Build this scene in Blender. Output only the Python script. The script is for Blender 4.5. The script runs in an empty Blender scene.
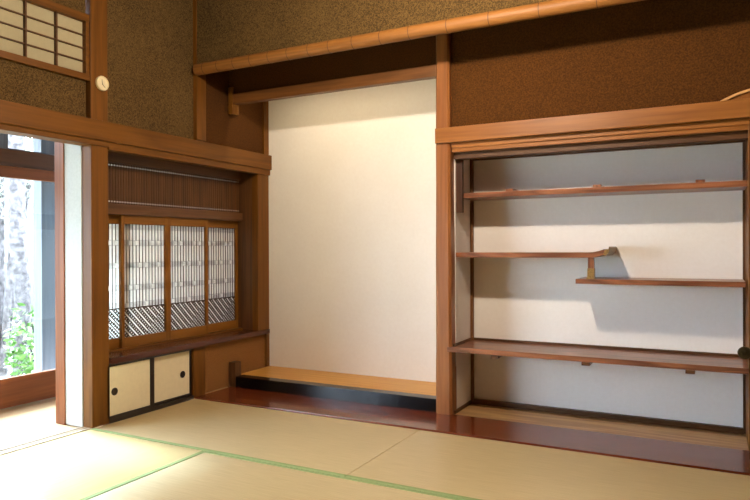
import bpy, bmesh, math, random
from mathutils import Vector, Matrix
S = bpy.context.scene
C = S.collection
random.seed(7)

# ---------------------------------------------------------------- camera
cam_d = bpy.data.cameras.new('camera'); cam = bpy.data.objects.new('camera', cam_d); C.objects.link(cam)
cam_d.sensor_width = 36; cam_d.lens = 643.4 / 750 * 36; cam_d.clip_start = 0.02
yaw, pitch, roll = .48185, .0027273, -.0038478
fw = Vector((-math.sin(yaw), math.cos(yaw), 0)); rt = Vector((math.cos(yaw), math.sin(yaw), 0)); up = Vector((0, 0, 1))
f2 = fw * math.cos(pitch) - up * math.sin(pitch); u2 = up * math.cos(pitch) + fw * math.sin(pitch)
r3 = rt * math.cos(roll) + u2 * math.sin(roll); u3 = u2 * math.cos(roll) - rt * math.sin(roll)
cam.matrix_world = Matrix(((r3.x, u3.x, -f2.x, 3.408), (r3.y, u3.y, -f2.y, -3.615), (r3.z, u3.z, -f2.z, 1.113), (0, 0, 0, 1)))
S.camera = cam

# ---------------------------------------------------------------- light and exposure
LAMP = (2.22, -1.29, 2.66)
LAMP_W, TUBE_W, SKY, SUN, EXPO = 168.0, 5.5, 25.0, 24.0, 0.0
S.view_settings.view_transform = 'Standard'; S.view_settings.look = 'None'
S.view_settings.exposure = EXPO; S.view_settings.gamma = 1.0; S.view_settings.use_curve_mapping = False
w = bpy.data.worlds.new('sky'); S.world = w; w.use_nodes = True
wn = w.node_tree.nodes; wn['Background'].inputs[0].default_value = (0.76, 0.84, 1.0, 1); wn['Background'].inputs[1].default_value = SKY

SUN_EL = 41.0
def light(name, kind, loc, watts, col, **kw):
    d = bpy.data.lights.new(name, kind); d.energy = watts; d.color = col
    for k, v in kw.items(): setattr(d, k, v)
    o = bpy.data.objects.new(name, d); o.location = loc; C.objects.link(o); return o
light('room_lamp_light', 'POINT', LAMP, LAMP_W, (1.0, 0.85, 0.68), shadow_soft_size=0.055)
t = light('alcove_tube_light', 'AREA', (0.85, 0.50, 2.47), TUBE_W, (1.0, 0.80, 0.52), shape='RECTANGLE', size=1.3, size_y=0.03)

sn = light('daylight', 'SUN', (-6, -2, 6), SUN, (0.62, 0.83, 1.0), angle=math.radians(12))
sn.rotation_euler = (0, -math.radians(90 - SUN_EL), math.radians(-5))

# ---------------------------------------------------------------- materials
MATS = {}
def srgb(c):
    return tuple((x / 255 / 12.92) if x <= 10 else (((x / 255) + .055) / 1.055) ** 2.4 for x in c) + (1,)
def new_mat(name):
    m = bpy.data.materials.new(name); m.use_nodes = True
    return m, m.node_tree, m.node_tree.nodes['Principled BSDF']
def nd(nt, typ, **kw):
    n = nt.nodes.new(typ)
    for k, v in kw.items():
        if k in n.inputs: n.inputs[k].default_value = v
        else: setattr(n, k, v)
    return n
def ramp(nt, fac, stops):
    r = nd(nt, 'ShaderNodeValToRGB'); e = r.color_ramp.elements
    while len(e) < len(stops): e.new(0.5)
    for el, (p, c) in zip(e, stops): el.position = p; el.color = c
    nt.links.new(fac, r.inputs[0]); return r.outputs[0]
def coords(nt, scale):
    tc = nd(nt, 'ShaderNodeTexCoord'); mp = nd(nt, 'ShaderNodeMapping'); mp.inputs['Scale'].default_value = scale
    nt.links.new(tc.outputs['Object'], mp.inputs[0]); return mp.outputs[0]
def plain(name, c, rough=.6, noise=0.06, scale=30, metal=0, coat=0, spec=.5):
    if name in MATS: return MATS[name]
    m, nt, b = new_mat(name); base = srgb(c)
    n = nd(nt, 'ShaderNodeTexNoise', Scale=scale, Detail=4.0); nt.links.new(coords(nt, (1, 1, 1)), n.inputs['Vector'])
    lo = tuple(x * (1 - noise) for x in base[:3]) + (1,); hi = tuple(min(1, x * (1 + noise)) for x in base[:3]) + (1,)
    nt.links.new(ramp(nt, n.outputs[0], [(.3, lo), (.7, hi)]), b.inputs['Base Color'])
    b.inputs['Roughness'].default_value = rough; b.inputs['Metallic'].default_value = metal
    b.inputs['Coat Weight'].default_value = coat; b.inputs['Specular IOR Level'].default_value = spec
    MATS[name] = m; return m
def wood(name, c1, c2, axis='z', rough=.45, fine=55, coarse=7, coat=0, bands=.45, spec=.4):
    key = name + '_' + axis
    if key in MATS: return MATS[key]
    m, nt, b = new_mat(key)
    st = [1, 1, 1]; st['xyz'.index(axis)] = .035
    v1 = coords(nt, tuple(fine * s for s in st)); v2 = coords(nt, tuple(coarse * s * (2 if s < 1 else 1) for s in st))
    n1 = nd(nt, 'ShaderNodeTexNoise', Scale=1.0, Detail=5.0, Roughness=.6); nt.links.new(v1, n1.inputs['Vector'])
    n2 = nd(nt, 'ShaderNodeTexNoise', Scale=1.0, Detail=2.0, Distortion=.6); nt.links.new(v2, n2.inputs['Vector'])
    mu = nd(nt, 'ShaderNodeMath', operation='MULTIPLY'); mu.inputs[1].default_value = 5.0; nt.links.new(n2.outputs[0], mu.inputs[0])
    fr = nd(nt, 'ShaderNodeMath', operation='PINGPONG'); fr.inputs[1].default_value = .5; nt.links.new(mu.outputs[0], fr.inputs[0])
    mx = nd(nt, 'ShaderNodeMix'); mx.inputs[0].default_value = bands; nt.links.new(n1.outputs[0], mx.inputs[2]); nt.links.new(fr.outputs[0], mx.inputs[3])
    nt.links.new(ramp(nt, mx.outputs[0], [(.22, srgb(c2)), (.62, srgb(c1))]), b.inputs['Base Color'])
    bp = nd(nt, 'ShaderNodeBump', Strength=.08, Distance=.002); nt.links.new(n1.outputs[0], bp.inputs['Height']); nt.links.new(bp.outputs[0], b.inputs['Normal'])
    b.inputs['Roughness'].default_value = rough; b.inputs['Coat Weight'].default_value = coat; b.inputs['Specular IOR Level'].default_value = spec
    b.inputs['Coat Roughness'].default_value = .12
    MATS[key] = m; return m
def plaster(name, c1, c2, scale=160, bump=.6, big=.12):
    m, nt, b = new_mat(name)
    v = coords(nt, (1, 1, 1))
    n = nd(nt, 'ShaderNodeTexNoise', Scale=float(scale), Detail=3.0, Roughness=.7); nt.links.new(v, n.inputs['Vector'])
    g = nd(nt, 'ShaderNodeTexNoise', Scale=2.2, Detail=2.0); nt.links.new(v, g.inputs['Vector'])
    mx = nd(nt, 'ShaderNodeMix'); mx.inputs[0].default_value = big; nt.links.new(n.outputs[0], mx.inputs[2]); nt.links.new(g.outputs[0], mx.inputs[3])
    nt.links.new(ramp(nt, mx.outputs[0], [(.36, srgb(c2)), (.64, srgb(c1))]), b.inputs['Base Color'])
    bp = nd(nt, 'ShaderNodeBump', Strength=bump, Distance=.004); nt.links.new(n.outputs[0], bp.inputs['Height']); nt.links.new(bp.outputs[0], b.inputs['Normal'])
    b.inputs['Roughness'].default_value = .95; b.inputs['Specular IOR Level'].default_value = .15
    MATS[name] = m; return m
def tatami(name, axis):
    m, nt, b = new_mat(name)
    a = 'xyz'.index(axis); other = 1 - a
    sc = [1, 1, 1]; sc[a] = 6; sc[other] = 190
    n = nd(nt, 'ShaderNodeTexNoise', Scale=1.0, Detail=3.0); nt.links.new(coords(nt, tuple(sc)), n.inputs['Vector'])
    g = nd(nt, 'ShaderNodeTexNoise', Scale=1.6, Detail=2.0); nt.links.new(coords(nt, (1, 1, 1)), g.inputs['Vector'])
    sw = [0, 0, 0]; sw[a] = 66; wv = nd(nt, 'ShaderNodeTexWave', Scale=1.0, Distortion=0.0); wv.bands_direction = 'XYZ'[a]
    sc2 = [1, 1, 1]; sc2[a] = 21; nt.links.new(coords(nt, tuple(sc2)), wv.inputs['Vector'])
    mx = nd(nt, 'ShaderNodeMix'); mx.inputs[0].default_value = .25; nt.links.new(n.outputs[0], mx.inputs[2]); nt.links.new(g.outputs[0], mx.inputs[3])
    nt.links.new(ramp(nt, mx.outputs[0], [(.25, srgb((176, 154, 106))), (.75, srgb((205, 183, 134)))]), b.inputs['Base Color'])
    bp = nd(nt, 'ShaderNodeBump', Strength=.12, Distance=.001); nt.links.new(wv.outputs[1], bp.inputs['Height'])
    b.inputs['Roughness'].default_value = .38; b.inputs['Anisotropic'].default_value = .75; b.inputs['Specular IOR Level'].default_value = 1.0
    tv = nd(nt, 'ShaderNodeCombineXYZ'); tv.inputs[other].default_value = 1; nt.links.new(tv.outputs[0], b.inputs['Tangent'])
    nt.links.new(bp.outputs[0], b.inputs['Normal'])
    MATS[name] = m; return m
def paper(name, c, trans=.55):
    m, nt, b = new_mat(name); nt.nodes.remove(b); out = nt.nodes['Material Output']
    n = nd(nt, 'ShaderNodeTexNoise', Scale=60.0, Detail=4.0); nt.links.new(coords(nt, (1, 1, 1)), n.inputs['Vector'])
    cc = srgb(c); col = ramp(nt, n.outputs[0], [(.3, tuple(x * .95 for x in cc[:3]) + (1,)), (.7, cc)])
    d = nd(nt, 'ShaderNodeBsdfDiffuse'); t_ = nd(nt, 'ShaderNodeBsdfTranslucent'); mx = nd(nt, 'ShaderNodeMixShader'); mx.inputs[0].default_value = trans
    nt.links.new(col, d.inputs[0]); nt.links.new(col, t_.inputs[0])
    nt.links.new(d.outputs[0], mx.inputs[1]); nt.links.new(t_.outputs[0], mx.inputs[2]); nt.links.new(mx.outputs[0], out.inputs[0])
    MATS[name] = m; return m
def glass(name):
    m, nt, b = new_mat(name); nt.nodes.remove(b); out = nt.nodes['Material Output']
    g = nd(nt, 'ShaderNodeBsdfGlossy', Roughness=.01); tr = nd(nt, 'ShaderNodeBsdfTransparent'); tr.inputs[0].default_value = (.93, .97, .97, 1)
    fz = nd(nt, 'ShaderNodeFresnel', IOR=1.5); ge = nd(nt, 'ShaderNodeNewGeometry'); mr = nd(nt, 'ShaderNodeMapRange'); mr.inputs['To Min'].default_value = 1.5; mr.inputs['To Max'].default_value = 1 / 1.5
    nt.links.new(ge.outputs['Backfacing'], mr.inputs['Value']); nt.links.new(mr.outputs[0], fz.inputs['IOR']); mx = nd(nt, 'ShaderNodeMixShader')
    nt.links.new(fz.outputs[0], mx.inputs[0]); nt.links.new(tr.outputs[0], mx.inputs[1]); nt.links.new(g.outputs[0], mx.inputs[2]); nt.links.new(mx.outputs[0], out.inputs[0])
    MATS[name] = m; return m

def cedar_light(ax): return wood('light_amber_cedar', (158, 100, 42), (126, 75, 26), ax, rough=.42, coat=.15)  # lighter copy of the cedar, for the better lit shelf beam
def cedar(ax): return wood('amber_cedar', (119, 74, 20), (90, 53, 10), ax, rough=.5, coat=.0, spec=.25)  # same cedar darkened: weaker lamplight on the left put into the colour
def cedar_red(ax): return wood('reddish_cedar', (148, 88, 46), (112, 60, 28), ax, rough=.5, spec=.3)
def midwood(ax): return wood('mid_brown_wood', (122, 76, 34), (90, 54, 20), ax, rough=.5)
def darkwood(ax): return wood('dark_brown_wood', (102, 64, 30), (68, 41, 17), ax, rough=.5)
def latwood(ax): return wood('lattice_wood', (82, 58, 36), (58, 40, 24), ax, rough=.5)
def screenwood(ax): return wood('golden_screen_wood', (142, 92, 28), (112, 68, 14), ax, rough=.5, spec=.25)
def counterwood(ax): return wood('dark_red_counter_wood', (92, 44, 26), (62, 26, 14), ax, rough=.25, coat=.4)
def redwood(ax): return wood('red_lacquered_wood', (120, 54, 28), (86, 34, 16), ax, rough=.22, coat=.5)
def shelfwood(ax): return wood('rosy_shelf_wood', (166, 108, 74), (100, 58, 38), ax, rough=.32, coat=.25, fine=40, coarse=14, bands=.6)
def ochre(ax): return wood('ochre_grained_wood', (196, 158, 104), (142, 104, 62), ax, rough=.4, coat=.15)
def golden(ax): return wood('golden_floor_wood', (214, 160, 74), (186, 128, 50), ax, rough=.4, coat=.1, bands=.2)
def engawa_wood(ax): return wood('pale_veranda_wood', (188, 160, 122), (162, 132, 94), ax, rough=.3, coat=.2, bands=.3)
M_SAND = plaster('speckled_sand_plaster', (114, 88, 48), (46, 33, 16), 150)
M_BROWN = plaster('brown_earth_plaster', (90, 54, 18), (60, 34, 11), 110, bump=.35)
M_WHITE = plaster('white_wall_paper', (248, 244, 238), (243, 238, 231), 40, bump=.03, big=.5)
M_OCHREW = plaster('ochre_wall', (150, 104, 56), (116, 76, 38), 120, bump=.3)
M_CEIL = wood('ceiling_board', (150, 110, 70), (116, 80, 48), 'x', rough=.6)
M_LACQ = plain('black_lacquer', (10, 9, 12), .2, coat=.06, spec=.25)
M_BLACKFRAME = plain('black_lacquered_frame', (34, 24, 20), .3)
M_FUSUMA = plain('cream_sliding_door_paper', (238, 224, 188), .8, .03)
M_TX, M_TY = tatami('tatami_rush_along_x', 'x'), tatami('tatami_rush_along_y', 'y')
M_BORDER = plain('green_cloth_border', (134, 152, 96), .8, .1, 200)
M_PAPER = paper('shoji_paper', (250, 246, 240), .6)
M_PAPER_DIM = paper('dim_shoji_paper', (178, 166, 134), .15)  # paper colour lowered to stand in for dimmer light on the left wall
M_GLASS = glass('clear_glass')
M_BAMBOO = wood('aged_bamboo', (156, 104, 48), (124, 78, 30), 'x', rough=.55, fine=30)
M_NODE = plain('bamboo_node_ring', (86, 50, 20), .6)
M_BRONZE = plain('dark_bronze', (92, 84, 62), .3, .2, 60, metal=.9)
M_BRASS = plain('brass', (176, 142, 84), .35, .15, 60, metal=.8)
M_OLIVE = plain('olive_bronze_carving', (142, 112, 62), .45, .35, 90, metal=.3)
M_GREYW = wood('weathered_grey_wood', (122, 128, 134), (96, 102, 110), 'z', rough=.8)

# ---------------------------------------------------------------- geometry helpers
def bx(bm, x0, x1, y0, y1, z0, z1, bev=0.0):
    r = bmesh.ops.create_cube(bm, size=1.0)
    vs = r['verts']
    for v in vs:
        v.co = Vector(((x0 + x1) / 2 + v.co.x * (x1 - x0), (y0 + y1) / 2 + v.co.y * (y1 - y0), (z0 + z1) / 2 + v.co.z * (z1 - z0)))
    if bev > 0:
        es = list({e for v in vs for e in v.link_edges})
        bmesh.ops.bevel(bm, geom=es, offset=bev, segments=2, affect='EDGES', profile=.6)
    return bm
def box(*a, bev=0.002):
    bm = bmesh.new(); bx(bm, *a, bev=bev); return bm
def cyl(bm, p, q, r0, r1=None, seg=16, caps=True):
    p, q = Vector(p), Vector(q); d = q - p; r1 = r0 if r1 is None else r1
    r = bmesh.ops.create_cone(bm, cap_ends=caps, segments=seg, radius1=r0, radius2=r1, depth=d.length)
    mt = Matrix.Translation((p + q) / 2) @ d.to_track_quat('Z', 'Y').to_matrix().to_4x4()
    bmesh.ops.transform(bm, matrix=mt, verts=r['verts']); return bm
def lathe(bm, prof, centre, axis='z', seg=32):
    rings = []
    ax = {'z': Matrix.Identity(3), 'x': Matrix(((0, 0, 1), (0, 1, 0), (-1, 0, 0))), 'y': Matrix(((1, 0, 0), (0, 0, -1), (0, 1, 0)))}[axis]
    for r, h in prof:
        rings.append([bm.verts.new(Vector(centre) + ax @ Vector((r * math.cos(2 * math.pi * k / seg), r * math.sin(2 * math.pi * k / seg), h))) for k in range(seg)])
    for a, b_ in zip(rings, rings[1:]):
        for k in range(seg): bm.faces.new((a[k], a[(k + 1) % seg], b_[(k + 1) % seg], b_[k]))
    if prof[0][0] > 1e-5: bm.faces.new(rings[0][::-1])
    if prof[-1][0] > 1e-5: bm.faces.new(rings[-1])
    return bm
def world_origin(o):
    v = Vector((0, 0, 0))
    while o: v += o.location; o = o.parent
    return v
def obj(name, bm, mat, parent=None, smooth=False, origin=None):
    bmesh.ops.recalc_face_normals(bm, faces=bm.faces)
    if parent is not None:
        org = world_origin(parent) if origin is None else Vector(origin)
    elif origin is not None: org = Vector(origin)
    else:
        xs = [v.co for v in bm.verts]
        org = Vector(((min(v.x for v in xs) + max(v.x for v in xs)) / 2, (min(v.y for v in xs) + max(v.y for v in xs)) / 2, min(v.z for v in xs)))
    bmesh.ops.translate(bm, verts=bm.verts, vec=-org)
    me = bpy.data.meshes.new(name); bm.to_mesh(me); bm.free(); me.materials.append(mat)
    if smooth:
        for p in me.polygons: p.use_smooth = True
        me.set_sharp_from_angle(angle=math.radians(35))
    o = bpy.data.objects.new(name, me); C.objects.link(o)
    if parent is not None:
        o.parent = parent; o.location = org - world_origin(parent)
    else: o.location = org
    return o
def tag(o, label, cat, group=None):
    o['label'] = label; o['category'] = cat
    if group: o['group'] = group
    return o
def thing(name, label, cat, loc, group=None):
    o = bpy.data.objects.new(name, None); C.objects.link(o); o.location = loc; o.empty_display_size = .05
    return tag(o, label, cat, group)
def struct(name, bm, mat, parent=None):
    o = obj(name, bm, mat, parent)
    if parent is None: o['kind'] = 'structure'
    return o
def dup(o, parent=None):
    c = o.copy(); C.objects.link(c)
    if parent is not None: c.parent = parent
    for ch in list(o.children): dup(ch, c)
    return c
def multi(boxes, bev=0.0):
    bm = bmesh.new()
    for b_ in boxes: bx(bm, *b_, bev=bev)
    return bm

ZC = 2.98      # ceiling
XR = 4.55      # right wall
YB = -4.60     # wall behind the camera

# ================================================================ ROOM SHELL
struct('floor', box(-.02, XR + .1, YB - .1, 1.1, -.14, -.05, bev=0), darkwood('x'))
struct('ceiling', box(-.15, XR + .1, YB - .1, 0.07, ZC, ZC + .04, bev=0), M_CEIL)
rods = multi([(k, k + .03, YB, 0, ZC - .03, ZC) for k in [x * .455 + .2 for x in range(10)]])
struct('trim_ceiling', rods, darkwood('y'))
# wall behind the camera and wall on the right
struct('wall_rear', box(-.1, XR + .1, YB - .1, YB, -.05, ZC, bev=0), M_SAND)
struct('wall_right', box(XR, XR + .1, YB, .5, -.05, ZC, bev=0), M_SAND)
# left wall: plaster pieces
struct('wall_left', multi([(-.09, -.03, YB, -.905, 2.56, ZC), (-.09, -.03, YB, -.905, 1.90, 2.16),
                           (-.09, -.03, -.80, .04, 1.90, ZC)]), M_SAND)
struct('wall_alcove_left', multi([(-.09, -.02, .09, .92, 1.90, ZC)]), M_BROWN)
struct('wall_alcove_left_lower', multi([(-.09, -.025, .08, .95, -.05, .385)]), M_OCHREW)
# alcove walls
struct('wall_alcove_back', box(-.09, 1.80, .92, .98, -.05, ZC, bev=0), M_WHITE)
struct('wall_alcove_partition', box(1.80, 1.886, .46, .98, -.05, ZC, bev=0), M_WHITE)
struct('wall_shelf_back', box(1.886, 3.72, .78, .98, -.05, 1.90, bev=0), M_WHITE)
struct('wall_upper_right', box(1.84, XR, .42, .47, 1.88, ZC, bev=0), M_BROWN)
struct('wall_front_right', box(3.69, XR, .42, .47, -.05, 1.90, bev=0), M_SAND)
struct('wall_front_upper', box(-.03, XR, .036, .07, 2.45, ZC, bev=0), M_SAND)
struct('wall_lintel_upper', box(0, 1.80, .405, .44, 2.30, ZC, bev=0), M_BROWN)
struct('ceiling_alcove', box(-.02, XR, .06, .95, 2.74, 2.78, bev=0), M_CEIL)
struct('ceiling_shelf_recess', box(1.886, 3.72, .49, .80, 1.757, 1.79, bev=0), darkwood('x'))
# posts in the left wall
def post(name, bm, mat, label):
    o = struct(name, bm, mat); o['label'] = label; return o
struct('trim_post_window', box(-.085, 0.0, -.893, -.765, 0, ZC, bev=.004), cedar('z'))
struct('trim_post_front', multi([(-.09, 0.0, -.01, .115, 0, .385), (-.09, .004, .030, .130, 1.93, ZC)], .003), cedar('z'))
struct('trim_post_alcove_back', multi([(-.065, -.004, .765, .918, .40, 1.78), (-.02, -.002, .855, .92, 1.90, ZC), (-.03, -.003, .88, .92, .09, .39)], .002), cedar('z'))
# rails on the left wall
struct('trim_left_rail', box(-.085, .028, YB, .925, 1.795, 1.92, bev=.004), cedar('y'))
struct('trim_left_head', multi([(-.10, .012, YB, -.77, 1.762, 1.797), (-.05, .012, -.77, .92, 1.748, 1.797)], .003), cedar('y'))
struct('trim_left_sill', multi([(-.036, -.012, YB, -.893, -.05, .002), (-.064, -.048, YB, -.893, -.05, .002), (-.110, -.084, YB, -.893, -.05, .002), (-.11, .0, YB, -.893, -.06, -.022)]), wood('grey_sill_wood', (176, 156, 132), (146, 124, 100), 'y'))
struct('baseboard_alcove_left', multi([(-.03, -.012, .11, .385, .0, .012)]), ochre('y'))
# recess trim
struct('trim_recess_corner', multi([(1.886, 1.906, .755, .78, .0, 1.757)], .002), midwood('z'))
struct('trim_recess_corner_right', multi([(3.572, 3.586, .765, .78, .0, 1.757)], .002), darkwood('z'))
struct('trim_recess_head', multi([(1.886, 3.60, .755, .78, 1.732, 1.757)], .002), darkwood('x'))
struct('baseboard_recess', multi([(1.906, 3.575, .745, .78, .008, .040), (1.886, 1.898, .42, .755, .008, .03)], .002), darkwood('x'))
struct('trim_post_right', box(3.585, 3.70, .385, .79, 0, 1.80, bev=.004), cedar('z'))

# ================================================================ ALCOVE WOODWORK
tag(obj('floor_board', box(0.0, XR, 0.0, .405, -.05, .010, bev=.003), redwood('x')),
    'long glossy red brown floor board in front of the alcove', 'floor board')
tag(obj('alcove_sill', box(.05, 1.775, .405, .50, .0, .096, bev=.004), M_LACQ), 'black lacquered sill along the alcove floor edge', 'sill')
tag(obj('alcove_floor', box(.0, 1.80, .50, .92, .02, .094, bev=.002), golden('x')), 'raised golden wood floor of the white alcove', 'floor')
tag(obj('recess_floor', box(1.886, 3.60, .405, .78, -.05, .008, bev=.002), ochre('x')), 'ochre grained board under the shelves', 'floor board')
tag(obj('stub_post', box(-.02, .045, .405, .48, .0, .205, bev=.003), darkwood('z')), 'short brown stub post beside the black sill end', 'post')
# centre post, a lightly tapering trunk
bm = bmesh.new(); rings = []
for i in range(13):
    z = ZC * i / 12; hw = .058 - .012 * i / 12 + .0012 * math.sin(i * 1.9); cx = 1.829 - .003 * i / 12
    ring = []
    for (sx, sy) in ((-1, -.72), (-.72, -1), (.72, -1), (1, -.72), (1, .72), (.72, 1), (-.72, 1), (-1, .72)):
        ring.append(bm.verts.new((cx + sx * hw, .43 + sy * .055, max(z, .008))))
    rings.append(ring)
for a, b_ in zip(rings, rings[1:]):
    for k in range(8): bm.faces.new((a[k], a[(k + 1) % 8], b_[(k + 1) % 8], b_[k]))
bm.faces.new(rings[0]); bm.faces.new(rings[-1])
tag(obj('alcove_post', bm, wood('smooth_post_wood', (160, 102, 54), (128, 76, 36), 'z', rough=.4, coat=.1), smooth=True), 'smooth reddish wooden post between the white alcove and the shelves', 'post')
# bamboo rail
X_NODES = [.085, .22, .37, .52, .68, .84, 1.01, 1.17, 1.35, 1.55, 1.75, 2.0, 2.26, 2.55, 2.86, 3.18, 3.5, 3.85, 4.2]
br = thing('bamboo_rail', 'aged bamboo pole spanning the wall above the alcove', 'bamboo pole', (2.2, -.02, 2.385))
bm = bmesh.new(); prof = [(.041, 0)]
last = 0
for xn in X_NODES:
    mid = (last + xn) / 2
    prof += [(.0412, mid), (.0416, xn - .012), (.0424, xn - .003), (.0412, xn), (.0424, xn + .003), (.0416, xn + .012)]; last = xn
prof += [(.041, XR - .01)]
lathe(bm, prof, (0.005, .03, 2.449), 'x', 28)
obj('pole', bm, M_BAMBOO, br, smooth=True)
for xn in X_NODES:
    bm = bmesh.new(); lathe(bm, [(.0420, xn - .0036), (.0430, xn), (.0420, xn + .0036)], (0.005, .03, 2.449), 'x', 28); obj('node_ring', bm, M_NODE, br, smooth=True)
# drop lintel
ln = thing('drop_lintel', 'slim wooden lintel hanging across the top of the white alcove', 'lintel', (.9, .42, 2.262))
obj('beam', box(.045, 1.78, .39, .45, 2.262, 2.342, bev=.003), midwood('x'), ln)
obj('bracket', box(.0, .045, .385, .47, 2.185, 2.40, bev=.008), cedar('z'), ln)
# lintel over the shelves
nl = thing('shelf_lintel', 'broad two-tier amber beam across the head of the shelf recess', 'beam', (2.9, .42, 1.755))
obj('face_board', box(1.783, XR, .355, .43, 1.806, 1.906, bev=.004), cedar_light('x'), nl)
obj('head_track', multi([(1.888, 3.62, .385, .43, 1.772, 1.807), (1.888, 3.62, .395, .415, 1.745, 1.775), (1.888, 3.62, .428, .50, 1.757, 1.807)], .002), cedar_light('x'), nl)
obj('inner_track', multi([(1.888, 3.585, .427, .495, 1.703, 1.757)], .002), darkwood('x'), nl)  # lip added under the head, set low to shade the wall above the shelf

# ================================================================ WINDOW BAY
ct = tag(obj('bay_counter', box(-.33, .028, -.766, .885, .382, .42, bev=.004), counterwood('y')), 'dark red wooden counter under the lattice screens', 'counter')
struct('wall_bay_left', box(-.24, -.085, -.90, -.86, 0, 2.2, bev=0), plaster('pale_grey_plaster', (196, 200, 198), (188, 192, 190), 60, bump=.05))
struct('trim_bay_corner', box(-.327, -.24, -.908, -.82, -.02, 2.2, bev=.003), cedar_red('z'))
struct('wall_bay_right', box(-.30, -.065, .767, .92, .0, 1.80, bev=0), darkwood('z'))
struct('trim_bay_head', box(-.25, -.165, -.86, .765, 1.349, 1.42, bev=.003), darkwood('y'))
struct('trim_bay_track', multi([(-.25, -.17, -.86, .765, .42, .432)]), cedar('y'))
struct('ceiling_bay', box(-.33, -.05, -.86, .92, 1.80, 1.84, bev=0), darkwood('y'))
struct('wall_bay_back', box(-.30, -.27, -.90, .92, -.14, .385, bev=0), darkwood('y'))
# slatted transom over the screens
tr = thing('slatted_transom', 'dark transom of close vertical slats above the lattice screens', 'transom', (-.2, -.05, 1.42))
obj('backing', multi([(-.208, -.206, -.86, .765, 1.42, 1.434), (-.208, -.206, -.86, .765, 1.444, 1.682), (-.208, -.206, -.86, .765, 1.692, 1.80)]), darkwood('z'), tr)
obj('paper', box(-.211, -.210, -.86, .765, 1.42, 1.71, bev=0), M_PAPER, tr)  # sheet added behind the gaps so they glow as bright dashes
obj('slats', multi([(-.206, -.202, -.855 + k * .0228, -.855 + k * .0228 + .010, 1.42, 1.703) for k in range(71)]), darkwood('z'), tr)
obj('rail', multi([(-.214, -.185, -.86, .765, 1.703, 1.80)], .002), darkwood('y'), tr)
# lattice screens: one is built, the others are copies
PW = .43
def shoji(loc, label):
    t = thing('lattice_screen', label, 'sliding screen', loc, 'lattice screens of the window bay')
    x, y, z = loc; X0, X1 = x - .013, x + .013
    y0, y1, z0, z1 = y - PW / 2, y + PW / 2, z, z + .918
    gy0, gy1, gz0, gz1 = y0 + .026, y1 - .026, z + .068, z1 - .062
    for a, b_ in ((y0, gy0), (gy1, y1)): obj('stile', box(X0, X1, a, b_, z0, z1, bev=.002), screenwood('z'), t)
    obj('bottom_rail', box(X0, X1, gy0, gy1, z0, gz0, bev=.002), screenwood('y'), t)
    obj('top_rail', box(X0, X1, gy0, gy1, gz1, z1, bev=.002), screenwood('y'), t)
    obj('paper', box(X0 + .004, X0 + .005, gy0, gy1, gz0, gz1, bev=0), M_PAPER, t)
    bm = bmesh.new(); n = 13; p = (gy1 - gy0) / n
    dz = gz0 + .200                      # top of the diagonal fretwork
    bands = ((.844, (2, 4, 9)), (1.0, (0, 5, 7, 11)), (1.157, (2, 4, 9, 11)), (gz0 + .222, (1, 7)), (gz1 - .018, ()))
    hb = .017
    for k in range(1, n):
        yk = gy0 + k * p; segs = []; zz = dz
        for zc, cells in sorted(bands):
            if k in cells: segs.append((zz, zc - hb)); zz = zc + hb
        segs.append((zz, gz1))
        for a, b_ in segs:
            if b_ > a + .004: bx(bm, X0 + .006, X0 + .012, yk - .0016, yk + .0016, a, b_)
    for zc, cells in bands:
        for q in (-hb, -.0085, 0.0, .0085, hb):
            if not (dz < zc + q < gz1): continue
            inner = abs(q) < hb - .001; k = 0; start = 0
            while k <= n:
                if k == n or (inner and k in cells):
                    if k > start: bx(bm, X0 + .007, X0 + .012, gy0 + start * p, gy0 + k * p, zc + q - .0009, zc + q + .0009)
                    start = k + 1
                k += 1
    obj('vertical_lattice', bm, latwood('z'), t)
    # diagonal fretwork panel
    bm = bmesh.new(); H = dz - gz0; W = gy1 - gy0; q = .0285
    def bar(ya, za, yb, zb, wd):
        # clip to panel
        d = Vector((0, yb - ya, zb - za)); L = d.length; d.normalize(); nrm = Vector((0, -d.z, d.y)) * wd / 2
        c = [Vector((0, ya, za)) - nrm, Vector((0, yb, zb)) - nrm, Vector((0, yb, zb)) + nrm, Vector((0, ya, za)) + nrm]
        lo = [bm.verts.new((X0 + .006, v.y, v.z)) for v in c]; hi = [bm.verts.new((X0 + .014, v.y, v.z)) for v in c]
        bm.faces.new(lo); bm.faces.new(hi)
        for k in range(4): bm.faces.new((lo[k], lo[(k + 1) % 4], hi[(k + 1) % 4], hi[k]))
    k = -12
    while k * q < W + H:
        for s in (1, -1):
            # line y = gy0 + k*q + s*t , z = dz - t
            ya, yb = gy0 + k * q - (0 if s > 0 else -H), 0
            y_top = gy0 + k * q if s > 0 else gy0 + k * q + H; y_bot = y_top + s * H
            t0, t1 = 0.0, H
            if s > 0:
                t0 = max(t0, gy0 - y_top); t1 = min(t1, gy1 - y_top)
            else:
                t0 = max(t0, y_top - gy1); t1 = min(t1, y_top - gy0)
            if t1 - t0 > .004:
                if s > 0: bar(y_top + t0, dz - t0, y_top + t1, dz - t1, .0052)
                else:
                    # short cross pieces only: every other gap
                    m = 0; step = q / 1.0; tt = t0
                    while tt < t1 - .003:
                        te = min(t1, tt + step * .5)
                        if (m + k) % 2 == 0: bar(y_top - tt, dz - tt, y_top - te, dz - te, .0065)
                        m += 1; tt += step * .5
        k += 1
    bx(bm, X0 + .005, X0 + .015, gy0, gy1, dz - .003, dz + .003)
    obj('fretwork', bm, latwood('y'), t)
    return t
s1 = shoji((-.197, -.290, .432), 'second lattice screen from the window post, sliding in the front track')
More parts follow.
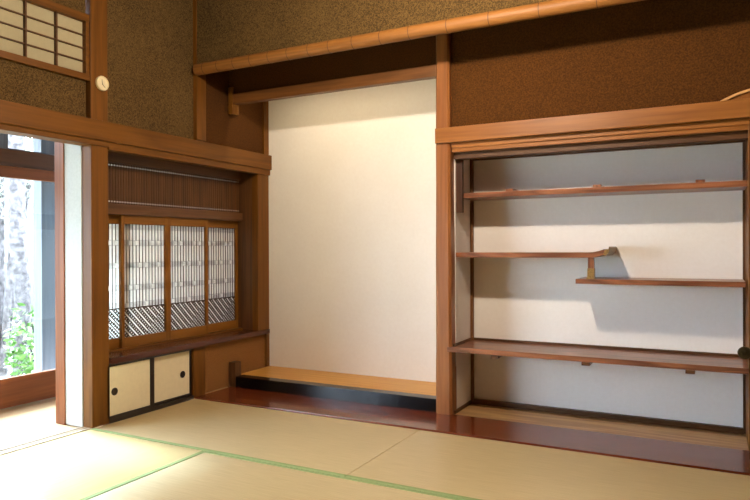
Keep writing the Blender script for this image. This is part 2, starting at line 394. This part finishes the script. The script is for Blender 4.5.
for (x, y, lab) in ((-.197, .140, 'third lattice screen from the window post, sliding in the front track'),
                    (-.232, .550, 'rear lattice screen at the right end beside the dark bay wall'),
                    (-.232, -.640, 'rear lattice screen mostly hidden behind the window post')):
    c = dup(s1); c.location = (x, y, .432); c['label'] = lab
# small sliding doors under the counter
cb = struct('trim_cupboard', multi([(-.04, .0, -.765, -.01, .0, .026), (-.04, .0, -.765, -.01, .368, .383), (-.06, -.04, -.765, -.01, -.06, .383)], .001), M_BLACKFRAME)
def fusuma(y0, y1, x, hy, label, fr=.018):
    t = thing('cupboard_door', label, 'cupboard door', (x, (y0 + y1) / 2, .026), 'small sliding doors under the counter')
    f = .018
    obj('frame', multi([(x - .010, x + .008, y0, y0 + f, .026, .368), (x - .010, x + .008, y1 - fr, y1, .026, .368),
                        (x - .010, x + .008, y0 + f, y1 - fr, .026, .026 + f), (x - .010, x + .008, y0 + f, y1 - fr, .360, .368)], .001), M_BLACKFRAME, t)
    obj('panel', box(x - .006, x + .003, y0 + f, y1 - fr, .026 + f, .360, bev=0), M_FUSUMA, t)
    bm = bmesh.new(); lathe(bm, [(.024, -.001), (.025, .003), (.021, .0035), (.019, .001), (.0005, .0005)], (x + .0035, hy, .196), 'x', 24)
    obj('finger_pull', bm, M_BLACKFRAME, t, smooth=True)
    return t
fusuma(-.780, -.390, -.008, -.722, 'cream cupboard door under the counter, nearer the window post', .036)
fusuma(-.415, -.012, -.027, -.100, 'cream cupboard door under the counter, nearer the alcove')
# papered transom window above the left rail
def transom(y0, y1, label):
    t = thing('paper_transom', label, 'transom window', (-.03, (y0 + y1) / 2, 2.157), 'papered transoms above the left opening')
    z0, z1 = 2.157, 2.565; gz0, gz1 = 2.197, 2.52
    obj('frame', multi([(-.06, -.005, y0, y1, z0, gz0), (-.06, -.005, y0, y1, gz1, z1), (-.06, -.008, y0, y0 + .024, gz0, gz1), (-.06, -.008, y1 - .024, y1, gz0, gz1)], .002), cedar('y'), t)
    obj('paper', box(-.042, -.041, y0 + .022, y1 - .022, gz0, gz1, bev=0), M_PAPER_DIM, t)
    L = []; ys = y1 - .022
    while ys - .193 > y0 + .03:
        ys -= .193; L.append((-.040, -.018, ys - .0045, ys + .0045, gz0, gz1))
    for zz in (2.277, 2.357, 2.437): L.append((-.040, -.024, y0 + .022, y1 - .022, zz - .003, zz + .003))
    obj('lattice', multi(L), darkwood('y'), t)
transom(-2.60, -.895, 'cream papered transom with dark lattice, above the opening beside the clock')
transom(-4.40, -2.70, 'cream papered transom with dark lattice, further along the left wall')
struct('trim_post_left', multi([(-.085, 0, -2.70, -2.60, 1.9, ZC), (-.085, 0, YB, YB + .2, 0, ZC)], .003), cedar('z'))
# clock
ck = thing('wall_clock', 'small round cream clock on the post above the rail', 'clock', (.0, -.815, 2.158))
bm = bmesh.new(); lathe(bm, [(.046, 0), (.047, .010), (.044, .016), (.0405, .016), (.040, .012), (.0005, .012)], (0.002, -.815, 2.158), 'x', 36)
obj('case', bm, plain('cream_plastic', (226, 206, 160), .4), ck, smooth=True)
bm = bmesh.new(); lathe(bm, [(.0395, .0125), (.0005, .0128)], (0.002, -.815, 2.158), 'x', 36)
obj('dial', bm, plain('clock_dial', (232, 218, 180), .5), ck)
def hand(dy, dz, wd):
    bm = bmesh.new(); d = Vector((0, dy, dz)); L = d.length; d.normalize(); nrm = Vector((0, -d.z, d.y)) * wd
    base = Vector((.0165, -.820, 2.152)); c = [base - nrm - d * .004, base + d * L - nrm * .4, base + d * L + nrm * .4, base + nrm - d * .004]
    lo = [bm.verts.new(v) for v in c]; hi = [bm.verts.new(v + Vector((.0012, 0, 0))) for v in c]
    bm.faces.new(lo); bm.faces.new(hi)
    for k in range(4): bm.faces.new((lo[k], lo[(k + 1) % 4], hi[(k + 1) % 4], hi[k]))
    obj('hand', bm, M_BLACKFRAME, ck)
hand(-.003, .030, .0020); hand(.022, -.020, .0022)

# ================================================================ SHELVES
def lip(o, label): o['label'] = label; return o
# top shelf
t1 = thing('wall_shelf', 'topmost thin wooden shelf, spanning the whole recess', 'shelf', (2.75, .67, 1.452), 'shelves in the recess')
obj('board', box(1.905, 3.585, .50, .78, 1.448, 1.482, bev=.002), shelfwood('x'), t1)
for x in (2.240, 2.786, 3.352): obj('cleat', box(x - .024, x + .024, .51, .78, 1.482, 1.499, bev=.002), shelfwood('y'), t1)
obj('hanger', box(1.887, 1.932, .47, .498, 1.350, 1.757, bev=.002), wood('dark_hanger_wood', (84, 54, 36), (58, 36, 24), 'z'), t1)
# upper staggered shelf with scroll end
t2 = thing('wall_shelf', 'left staggered shelf with an upturned scroll end', 'shelf', (2.35, .62, 1.050), 'shelves in the recess')
bm = bmesh.new(); P = []
for i in range(31):
    x = 1.888 + (2.835 - 1.888) * i / 30; lift = 0 if x < 2.74 else .020 * ((x - 2.74) / .095) ** 2; P.append((x, 1.050 + lift, 1.082 + lift))
vs = [[bm.verts.new((x, y, z)) for y, z in ((.46, a), (.78, a), (.78, b_), (.46, b_))] for x, a, b_ in P]
for a, b_ in zip(vs, vs[1:]):
    for k in range(4): bm.faces.new((a[k], a[(k + 1) % 4], b_[(k + 1) % 4], b_[k]))
bm.faces.new(vs[0]); bm.faces.new(vs[-1])
obj('board', bm, shelfwood('x'), t2)
bm = bmesh.new()   # carved scroll: rolled lip running front to back
prof = [(2.828, 1.066), (2.838, 1.092), (2.856, 1.101), (2.868, 1.096), (2.860, 1.104), (2.864, 1.118), (2.870, 1.108), (2.864, 1.088), (2.852, 1.074), (2.846, 1.062)]
A = [bm.verts.new((x, .455, z)) for x, z in prof]; B = [bm.verts.new((x, .78, z)) for x, z in prof]
bm.faces.new(A); bm.faces.new(B[::-1])
for k in range(len(prof)): bm.faces.new((A[k], A[(k + 1) % len(prof)], B[(k + 1) % len(prof)], B[k]))
cyl(bm, (2.850, .452, 1.088), (2.850, .78, 1.088), .014, seg=16)
obj('scroll', bm, M_OLIVE, t2)['label'] = 'olive bronze scroll end'
# lower staggered shelf and its strut
t3 = thing('wall_shelf', 'right staggered shelf carrying the short strut', 'shelf', (3.12, .62, .890), 'shelves in the recess')
obj('board', box(2.667, 3.575, .46, .78, .890, .920, bev=.002), shelfwood('x'), t3)
st = obj('strut', multi([(2.737, 2.773, .475, .511, .92, 1.051)], .002), shelfwood('z'), t3)
obj('sleeve', multi([(2.7345, 2.7755, .4725, .5135, .92, .985), (2.729, 2.781, .467, .519, .92, .928)], .002), M_OLIVE, st)['label'] = 'gilt metal sleeve'
# bottom shelf
t4 = thing('wall_shelf', 'lowest and deepest shelf, wide board above the recess floor', 'shelf', (2.72, .58, .420), 'shelves in the recess')
obj('board', box(1.888, 3.598, .40, .78, .424, .458, bev=.002), shelfwood('x'), t4)
obj('front_lip', box(1.857, 3.584, .372, .402, .427, .459, bev=.003), shelfwood('x'), t4)
obj('edge_batten', multi([(1.906, 3.575, .768, .78, .458, .474), (1.886, 1.898, .402, .78, .458, .474)], .001), darkwood('x'), t4)
for x in (2.176, 2.739, 3.3010): obj('bearer', box(x - .024, x + .024, .376, .78, .405, .4255, bev=.002), darkwood('y'), t4)

# ================================================================ TATAMI
MATN = [0]
def mat(x0, x1, y0, y1, along, sides, label):
    t = thing('tatami_mat', label, 'tatami mat', ((x0 + x1) / 2, (y0 + y1) / 2, -.05), 'tatami mats')
    g = .0015; bw = .027
    obj('rush_surface', box(x0 + g, x1 - g, y0 + g, y1 - g, -.05, .0, bev=.004), M_TX if along == 'x' else M_TY, t)
    for s in sides:
        q = {'x0': (x0 + g, x0 + bw, y0 + g, y1 - g), 'x1': (x1 - bw, x1 - g, y0 + g, y1 - g), 'y0': (x0 + g, x1 - g, y0 + g, y0 + bw), 'y1': (x0 + g, x1 - g, y1 - bw, y1 - g)}[s]
        obj('cloth_border', box(*q, -.03, .0018, bev=.0015), M_BORDER, t)
T = .91
mat(0, T + .035, -3 * T, -T, 'y', ('x1',), 'pale tatami mat shining in daylight beside the window opening')
mat(0, 2 * T, -T, 0, 'x', ('y0',), 'tatami mat along the cupboard doors and left half of the alcove')
mat(2 * T, 4 * T, -T, 0, 'x', ('y0',), 'tatami mat in front of the recess with the shelves')
mat(T + .035, 3 * T, -2 * T, -T, 'x', ('y0', 'y1'), 'tatami mat in the foreground, right of the pale mat and before the green band')
mat(3 * T, 4 * T, -3 * T, -T, 'y', ('x0', 'x1'), 'tatami mat at the right of the room before the shelves')
mat(T + .035, 3 * T, -3 * T, -2 * T, 'x', ('y0', 'y1'), 'tatami mat in the middle of the room')
mat(0, 2 * T, -4 * T, -3 * T, 'x', ('y0', 'y1'), 'tatami mat along the left opening near the rear')
mat(2 * T, 4 * T, -4 * T, -3 * T, 'x', ('y0', 'y1'), 'tatami mat under the viewpoint')
mat(0, 2 * T, YB, -4 * T, 'x', ('y1',), 'tatami mat at the rear left corner')
mat(2 * T, 4 * T, YB, -4 * T, 'x', ('y1',), 'tatami mat along the rear wall')
mat(4 * T, XR, -2 * T, 0, 'y', ('x0',), 'tatami mat in the right front corner')
mat(4 * T, XR, YB, -2 * T, 'y', ('x0',), 'tatami mat in the right rear corner')

# ================================================================ RIGHT EDGE FITTINGS
hk = thing('post_knob', 'dark bronze round knob with brass rose on the right post', 'knob', (3.60, .375, .60))
ps = thing('ledge_plaque', 'shallow arched wooden plaque with a pale rim, resting on the beam at the right edge', 'plaque', (3.69, .39, 1.906))

# ================================================================ LAMP (room centre)
pl = thing('pendant_lamp', 'round paper pendant lamp hung from the room ceiling', 'lamp', LAMP)
bm = bmesh.new(); cyl(bm, (LAMP[0], LAMP[1], 2.80), (LAMP[0], LAMP[1], ZC), .004, seg=8); obj('cord', bm, M_BLACKFRAME, pl)
bm = bmesh.new(); lathe(bm, [(.02, 2.80), (.06, 2.79), (.20, 2.765), (.21, 2.755), (.20, 2.76), (.06, 2.783), (.02, 2.79)], (LAMP[0], LAMP[1], 0), 'z', 36); obj('shade', bm, plain('white_enamel', (235, 230, 220), .4), pl, smooth=True)
tb = tag(obj('alcove_lamp', box(.55, 1.15, .45, .52, 2.475, 2.50, bev=.002), plain('white_enamel', (235, 230, 220), .4)), 'slim lamp fitting hidden behind the alcove lintel', 'lamp')

# ================================================================ VERANDA
YE = 1.25
struct('floor_veranda', multi([(-1.06, -.11, YB + .01 + k * .0, YE, -.06, -.004) for k in (0,)]), engawa_wood('y'))
struct('ceiling_veranda', box(-1.62, -.09, YB, YE, 2.22, 2.26, bev=0), cedar_red('y'))  # overhang past the glass lengthened to block sun through the transom panes
struct('wall_veranda_end', box(-1.1, -.3, YE, YE + .08, -.1, 2.25, bev=0), M_SAND)
struct('wall_veranda_rear', box(-1.1, -.1, YB - .1, YB, -.1, 2.25, bev=0), M_SAND)
struct('wall_veranda_boards', multi([(-1.04, -1.00, -.30 + k * .045, -.30 + k * .045 + .042, -.06, 2.2) for k in range(35)], .002), M_GREYW)
struct('trim_veranda_head', multi([(-1.06, -.96, YB, YE, 1.705, 1.818)], .003), darkwood('y'))
struct('trim_garden_post', multi([(-1.34, -1.24, -.36, -.24, -.45, 2.22)], .004), M_GREYW)
struct('trim_veranda_post', multi([(-1.05, -.97, yy, yy + .09, -.06, 2.2) for yy in (-2.4, -4.3)], .003), darkwood('z'))
def glass_door(n, y0, y1, x, lab):
    o = thing('door_%d' % n, lab, 'glass door', (x, (y0 + y1) / 2, .0)); o['kind'] = 'structure'
    h = .018
    obj('bottom_rail', box(x - h, x + h, y0 + .05, y1 - .05, .0, .207, bev=.003), cedar_red('y'), o)
    obj('top_rail', box(x - h, x + h, y0 + .05, y1 - .05, 1.622, 1.703, bev=.003), cedar_red('y'), o)
    for a in (y0, y1 - .05): obj('stile', box(x - h, x + h, a, a + .05, 0, 1.703, bev=.003), darkwood('z'), o)
    obj('pane', box(x - .002, x + .002, y0 + .05, y1 - .05, .207, 1.622, bev=0), M_GLASS, o)
def transom_glass(n, y0, y1, x, lab):
    o = thing('window_%d' % n, lab, 'window', (x, (y0 + y1) / 2, 1.82)); o['kind'] = 'structure'
    h = .014
    obj('frame', multi([(x - h, x + h, y0, y0 + .03, 1.82, 2.2), (x - h, x + h, y1 - .03, y1, 1.82, 2.2), (x - h, x + h, y0 + .03, y1 - .03, 2.17, 2.2), (x - h, x + h, y0 + .03, y1 - .03, 1.818, 1.83)]), M_GREYW, o)
    obj('pane', box(x - .002, x + .002, y0 + .03, y1 - .03, 1.83, 2.17, bev=0), M_GLASS, o)
k = 0
for y1, y0 in ((-.30, -1.42), (-1.38, -2.40), (-2.34, -3.32), (-3.301, -4.26)):
    k += 1; glass_door(k, y0, y1, -1.0 + (.0 if k % 2 else .04) + .0, 'glazed veranda door with a red brown bottom rail')
k = 0
for y1, y0 in ((-.30, -.82), (-.82, -1.9), (-1.9, -2.9), (-2.9, -4.2)):
    k += 1; transom_glass(k, y0, y1, -1.0, 'clear glass transom over the veranda doors')

# ================================================================ GARDEN
gm = plain('garden_soil', (150, 146, 124), .95, .25, 8)
struct('ground', box(-14, -1.06, -12, 12, -.5, -.45, bev=0), gm)
def leafmat(name, c): return plain(name, c, .5, .45, 9)
LM = [leafmat('leaf_green', (92, 132, 62)), leafmat('leaf_pale', (140, 168, 104)), leafmat('leaf_deep', (70, 104, 60)), leafmat('leaf_grey', (168, 176, 160))]
BARK = plain('mottled_bark', (84, 80, 82), .9, .75, 18)
def shrub(name, label, x, y, r, h, n, lm, cat='shrub', trunk=.02, zc=None, size=.05, squash=1.0):
    t = thing(name, label, cat, (x, y, -.45), 'garden plants outside the glass')
    bm = bmesh.new(); zt = -.45 + h
    for kx in range(5):
        a = kx * 1.257; cyl(bm, (x + .02 * math.cos(a), y + .02 * math.sin(a), -.45), (x + r * .5 * math.cos(a), y + r * .5 * math.sin(a), zt - r * .4), trunk, trunk * .4, 7)
    obj('stems', bm, BARK, t)
    bm = bmesh.new(); c0 = Vector((x, y, (zt + (-.42 if zc is None else zc)) / 2)); hh = (zt - (-.42 if zc is None else zc)) / 2
    for _ in range(n):
        while True:
            v = Vector((random.uniform(-1, 1), random.uniform(-1, 1), random.uniform(-1, 1)))
            if .25 < v.length < 1: break
        p = c0 + Vector((v.x * r, v.y * r, v.z * hh)) * (1 + .12 * math.sin(7 * v.x + 5 * v.y))
        a = Vector((random.uniform(-1, 1), random.uniform(-1, 1), random.uniform(-.6, .6))).normalized(); b_ = a.cross(Vector((random.uniform(-1, 1), random.uniform(-1, 1), random.uniform(.2, 1)))).normalized()
        L = size * random.uniform(.6, 1.2); W = L * .42
        q = [p - a * L, p - b_ * W + a * L * .1 , p + a * L, p + b_ * W + a * L * .1]
        bm.faces.new([bm.verts.new(z_) for z_ in q])
    obj('foliage', bm, lm, t); return t
shrub('garden_shrub', 'low leafy green shrub outside the glass, nearest the door rail', -2.5, .55, .38, 1.05, 900, LM[0])
shrub('garden_shrub', 'pale green shrub outside the glass, left of the tree trunk', -3.5, -.15, .50, 1.25, 900, LM[1])
shrub('garden_shrub', 'deep green shrub outside the glass beside the grey boards', -2.6, 1.45, .40, 1.15, 900, LM[2])
shrub('garden_shrub', 'broad shrub further along the garden', -3.0, -1.4, .6, 1.2, 900, LM[0])
shrub('garden_shrub', 'broad shrub at the rear of the garden', -3.0, -3.2, .6, 1.2, 900, LM[2])
shrub('garden_tree', 'pale leafy tree with washed out crown beyond the glass', -4.4, 1.3, 1.0, 4.2, 2200, LM[3], 'tree', .05, 1.5, .07)
tk = thing('garden_tree', 'pale mottled tree trunk standing outside the glass', 'tree', (-3.5, .95, -.45))
bm = bmesh.new(); rr = []
for i in range(24):
    z = -.45 + i * .2; ring = []
    for kx in range(14):
        a = kx * 2 * math.pi / 14; rad = .085 * (1 + .10 * math.sin(a * 3 + i) + .07 * math.sin(i * 2.1 + a)) + (.05 if i == 0 else 0)
        ring.append(bm.verts.new((-3.5 + .02 * math.sin(i * .5) + rad * math.cos(a), .95 + .025 * math.sin(i * .37) + rad * math.sin(a), z)))
    rr.append(ring)
for a, b_ in zip(rr, rr[1:]):
    for kx in range(14): bm.faces.new((a[kx], a[(kx + 1) % 14], b_[(kx + 1) % 14], b_[kx]))
obj('trunk', bm, BARK, tk, smooth=True)
hs = thing('neighbour_house', 'pale house wall with a bluish window beyond the garden', 'house', (-8.6, 3, -.45))
obj('wall', multi([(-8.8, -8.5, -6, 9, -.45, .95), (-8.8, -8.5, -6, 2.2, .95, 2.0), (-8.8, -8.5, 3.9, 9, .95, 2.0), (-8.8, -8.5, -6, 9, 2.0, 3.0)]), plain('pale_wall', (84, 90, 90), .9), hs)
wf = obj('window', multi([(-8.62, -8.47, 2.2, 2.28, .95, 2.0), (-8.62, -8.47, 3.82, 3.9, .95, 2.0), (-8.62, -8.47, 3.0, 3.06, .95, 2.0), (-8.62, -8.45, 2.1, 4.0, .88, .97)]), plain('white_frame', (228, 230, 232), .6), hs)
obj('pane', box(-8.66, -8.65, 2.2, 3.9, .95, 2.0, bev=0), plain('window_blue', (120, 150, 165), .1), wf)
obj('roof', multi([(-9.3, -8.2, -6.3, 9.3, 3.0, 3.12)]), plain('roof_tile', (110, 112, 118), .7), hs)

# ================================================================ detail of the right edge fittings
bm = bmesh.new(); lathe(bm, [(.012, 0), (.030, .004), (.030, .010), (.020, .014), (.012, .016)], (3.632, .385, .60), 'y', 24)
obj('rose', bm, M_BRASS, hk, smooth=True)
bm = bmesh.new(); cyl(bm, (3.625, .37, .585), (3.570, .345, .555), .008, seg=12); obj('stem', bm, M_BRASS, hk, smooth=True)
bm = bmesh.new(); lathe(bm, [(.008, -.012), (.030, -.010), (.034, -.004), (.034, .004), (.030, .010), (.014, .012), (.010, .017), (.0005, .018)], (3.564, .345, .546), 'y', 28)
obj('knob', bm, M_BRONZE, hk, smooth=True)

# arched plaque standing on the beam, pale rim around a browner face
CX, RAD, ZB = 3.69, .50, 1.906
def arc_strip(r0, r1, y0, y1, half):
    bm = bmesh.new(); V = []
    zc = ZB + .064 - RAD; n = 36
    for i in range(n + 1):
        a = math.pi / 2 + half - 2 * half * i / n
        V.append([bm.verts.new((CX + r * math.cos(a), y, max(ZB + .0005, zc + r * math.sin(a)) if r is not None else ZB)) for r, y in ((r0, y0), (r1, y0), (r1, y1), (r0, y1))])
    for a, b_ in zip(V, V[1:]):
        for k in range(4): bm.faces.new((a[k], a[(k + 1) % 4], b_[(k + 1) % 4], b_[k]))
    bm.faces.new(V[0]); bm.faces.new(V[-1]); return bm
half = math.acos((RAD - .064) / RAD)
obj('rim', arc_strip(RAD - .013, RAD, .372, .412, half), wood('pale_turned_wood', (226, 178, 116), (196, 142, 84), 'x', rough=.4), ps, smooth=True)
bm = bmesh.new(); A = []; n = 30; zc = ZB + .064 - RAD; rr_ = RAD - .013; hf = math.acos((RAD - .064) / rr_)
for i in range(n + 1):
    a = math.pi / 2 + hf - 2 * hf * i / n; A.append((CX + rr_ * math.cos(a), max(ZB, zc + rr_ * math.sin(a))))
f_ = [bm.verts.new((x, .385, z)) for x, z in A]; g_ = [bm.verts.new((x, .405, z)) for x, z in A]
bm.faces.new(f_); bm.faces.new(g_[::-1])
for k in range(len(A)): bm.faces.new((f_[k], f_[(k + 1) % len(A)], g_[(k + 1) % len(A)], g_[k]))
obj('face', bm, cedar_light('x'), ps)
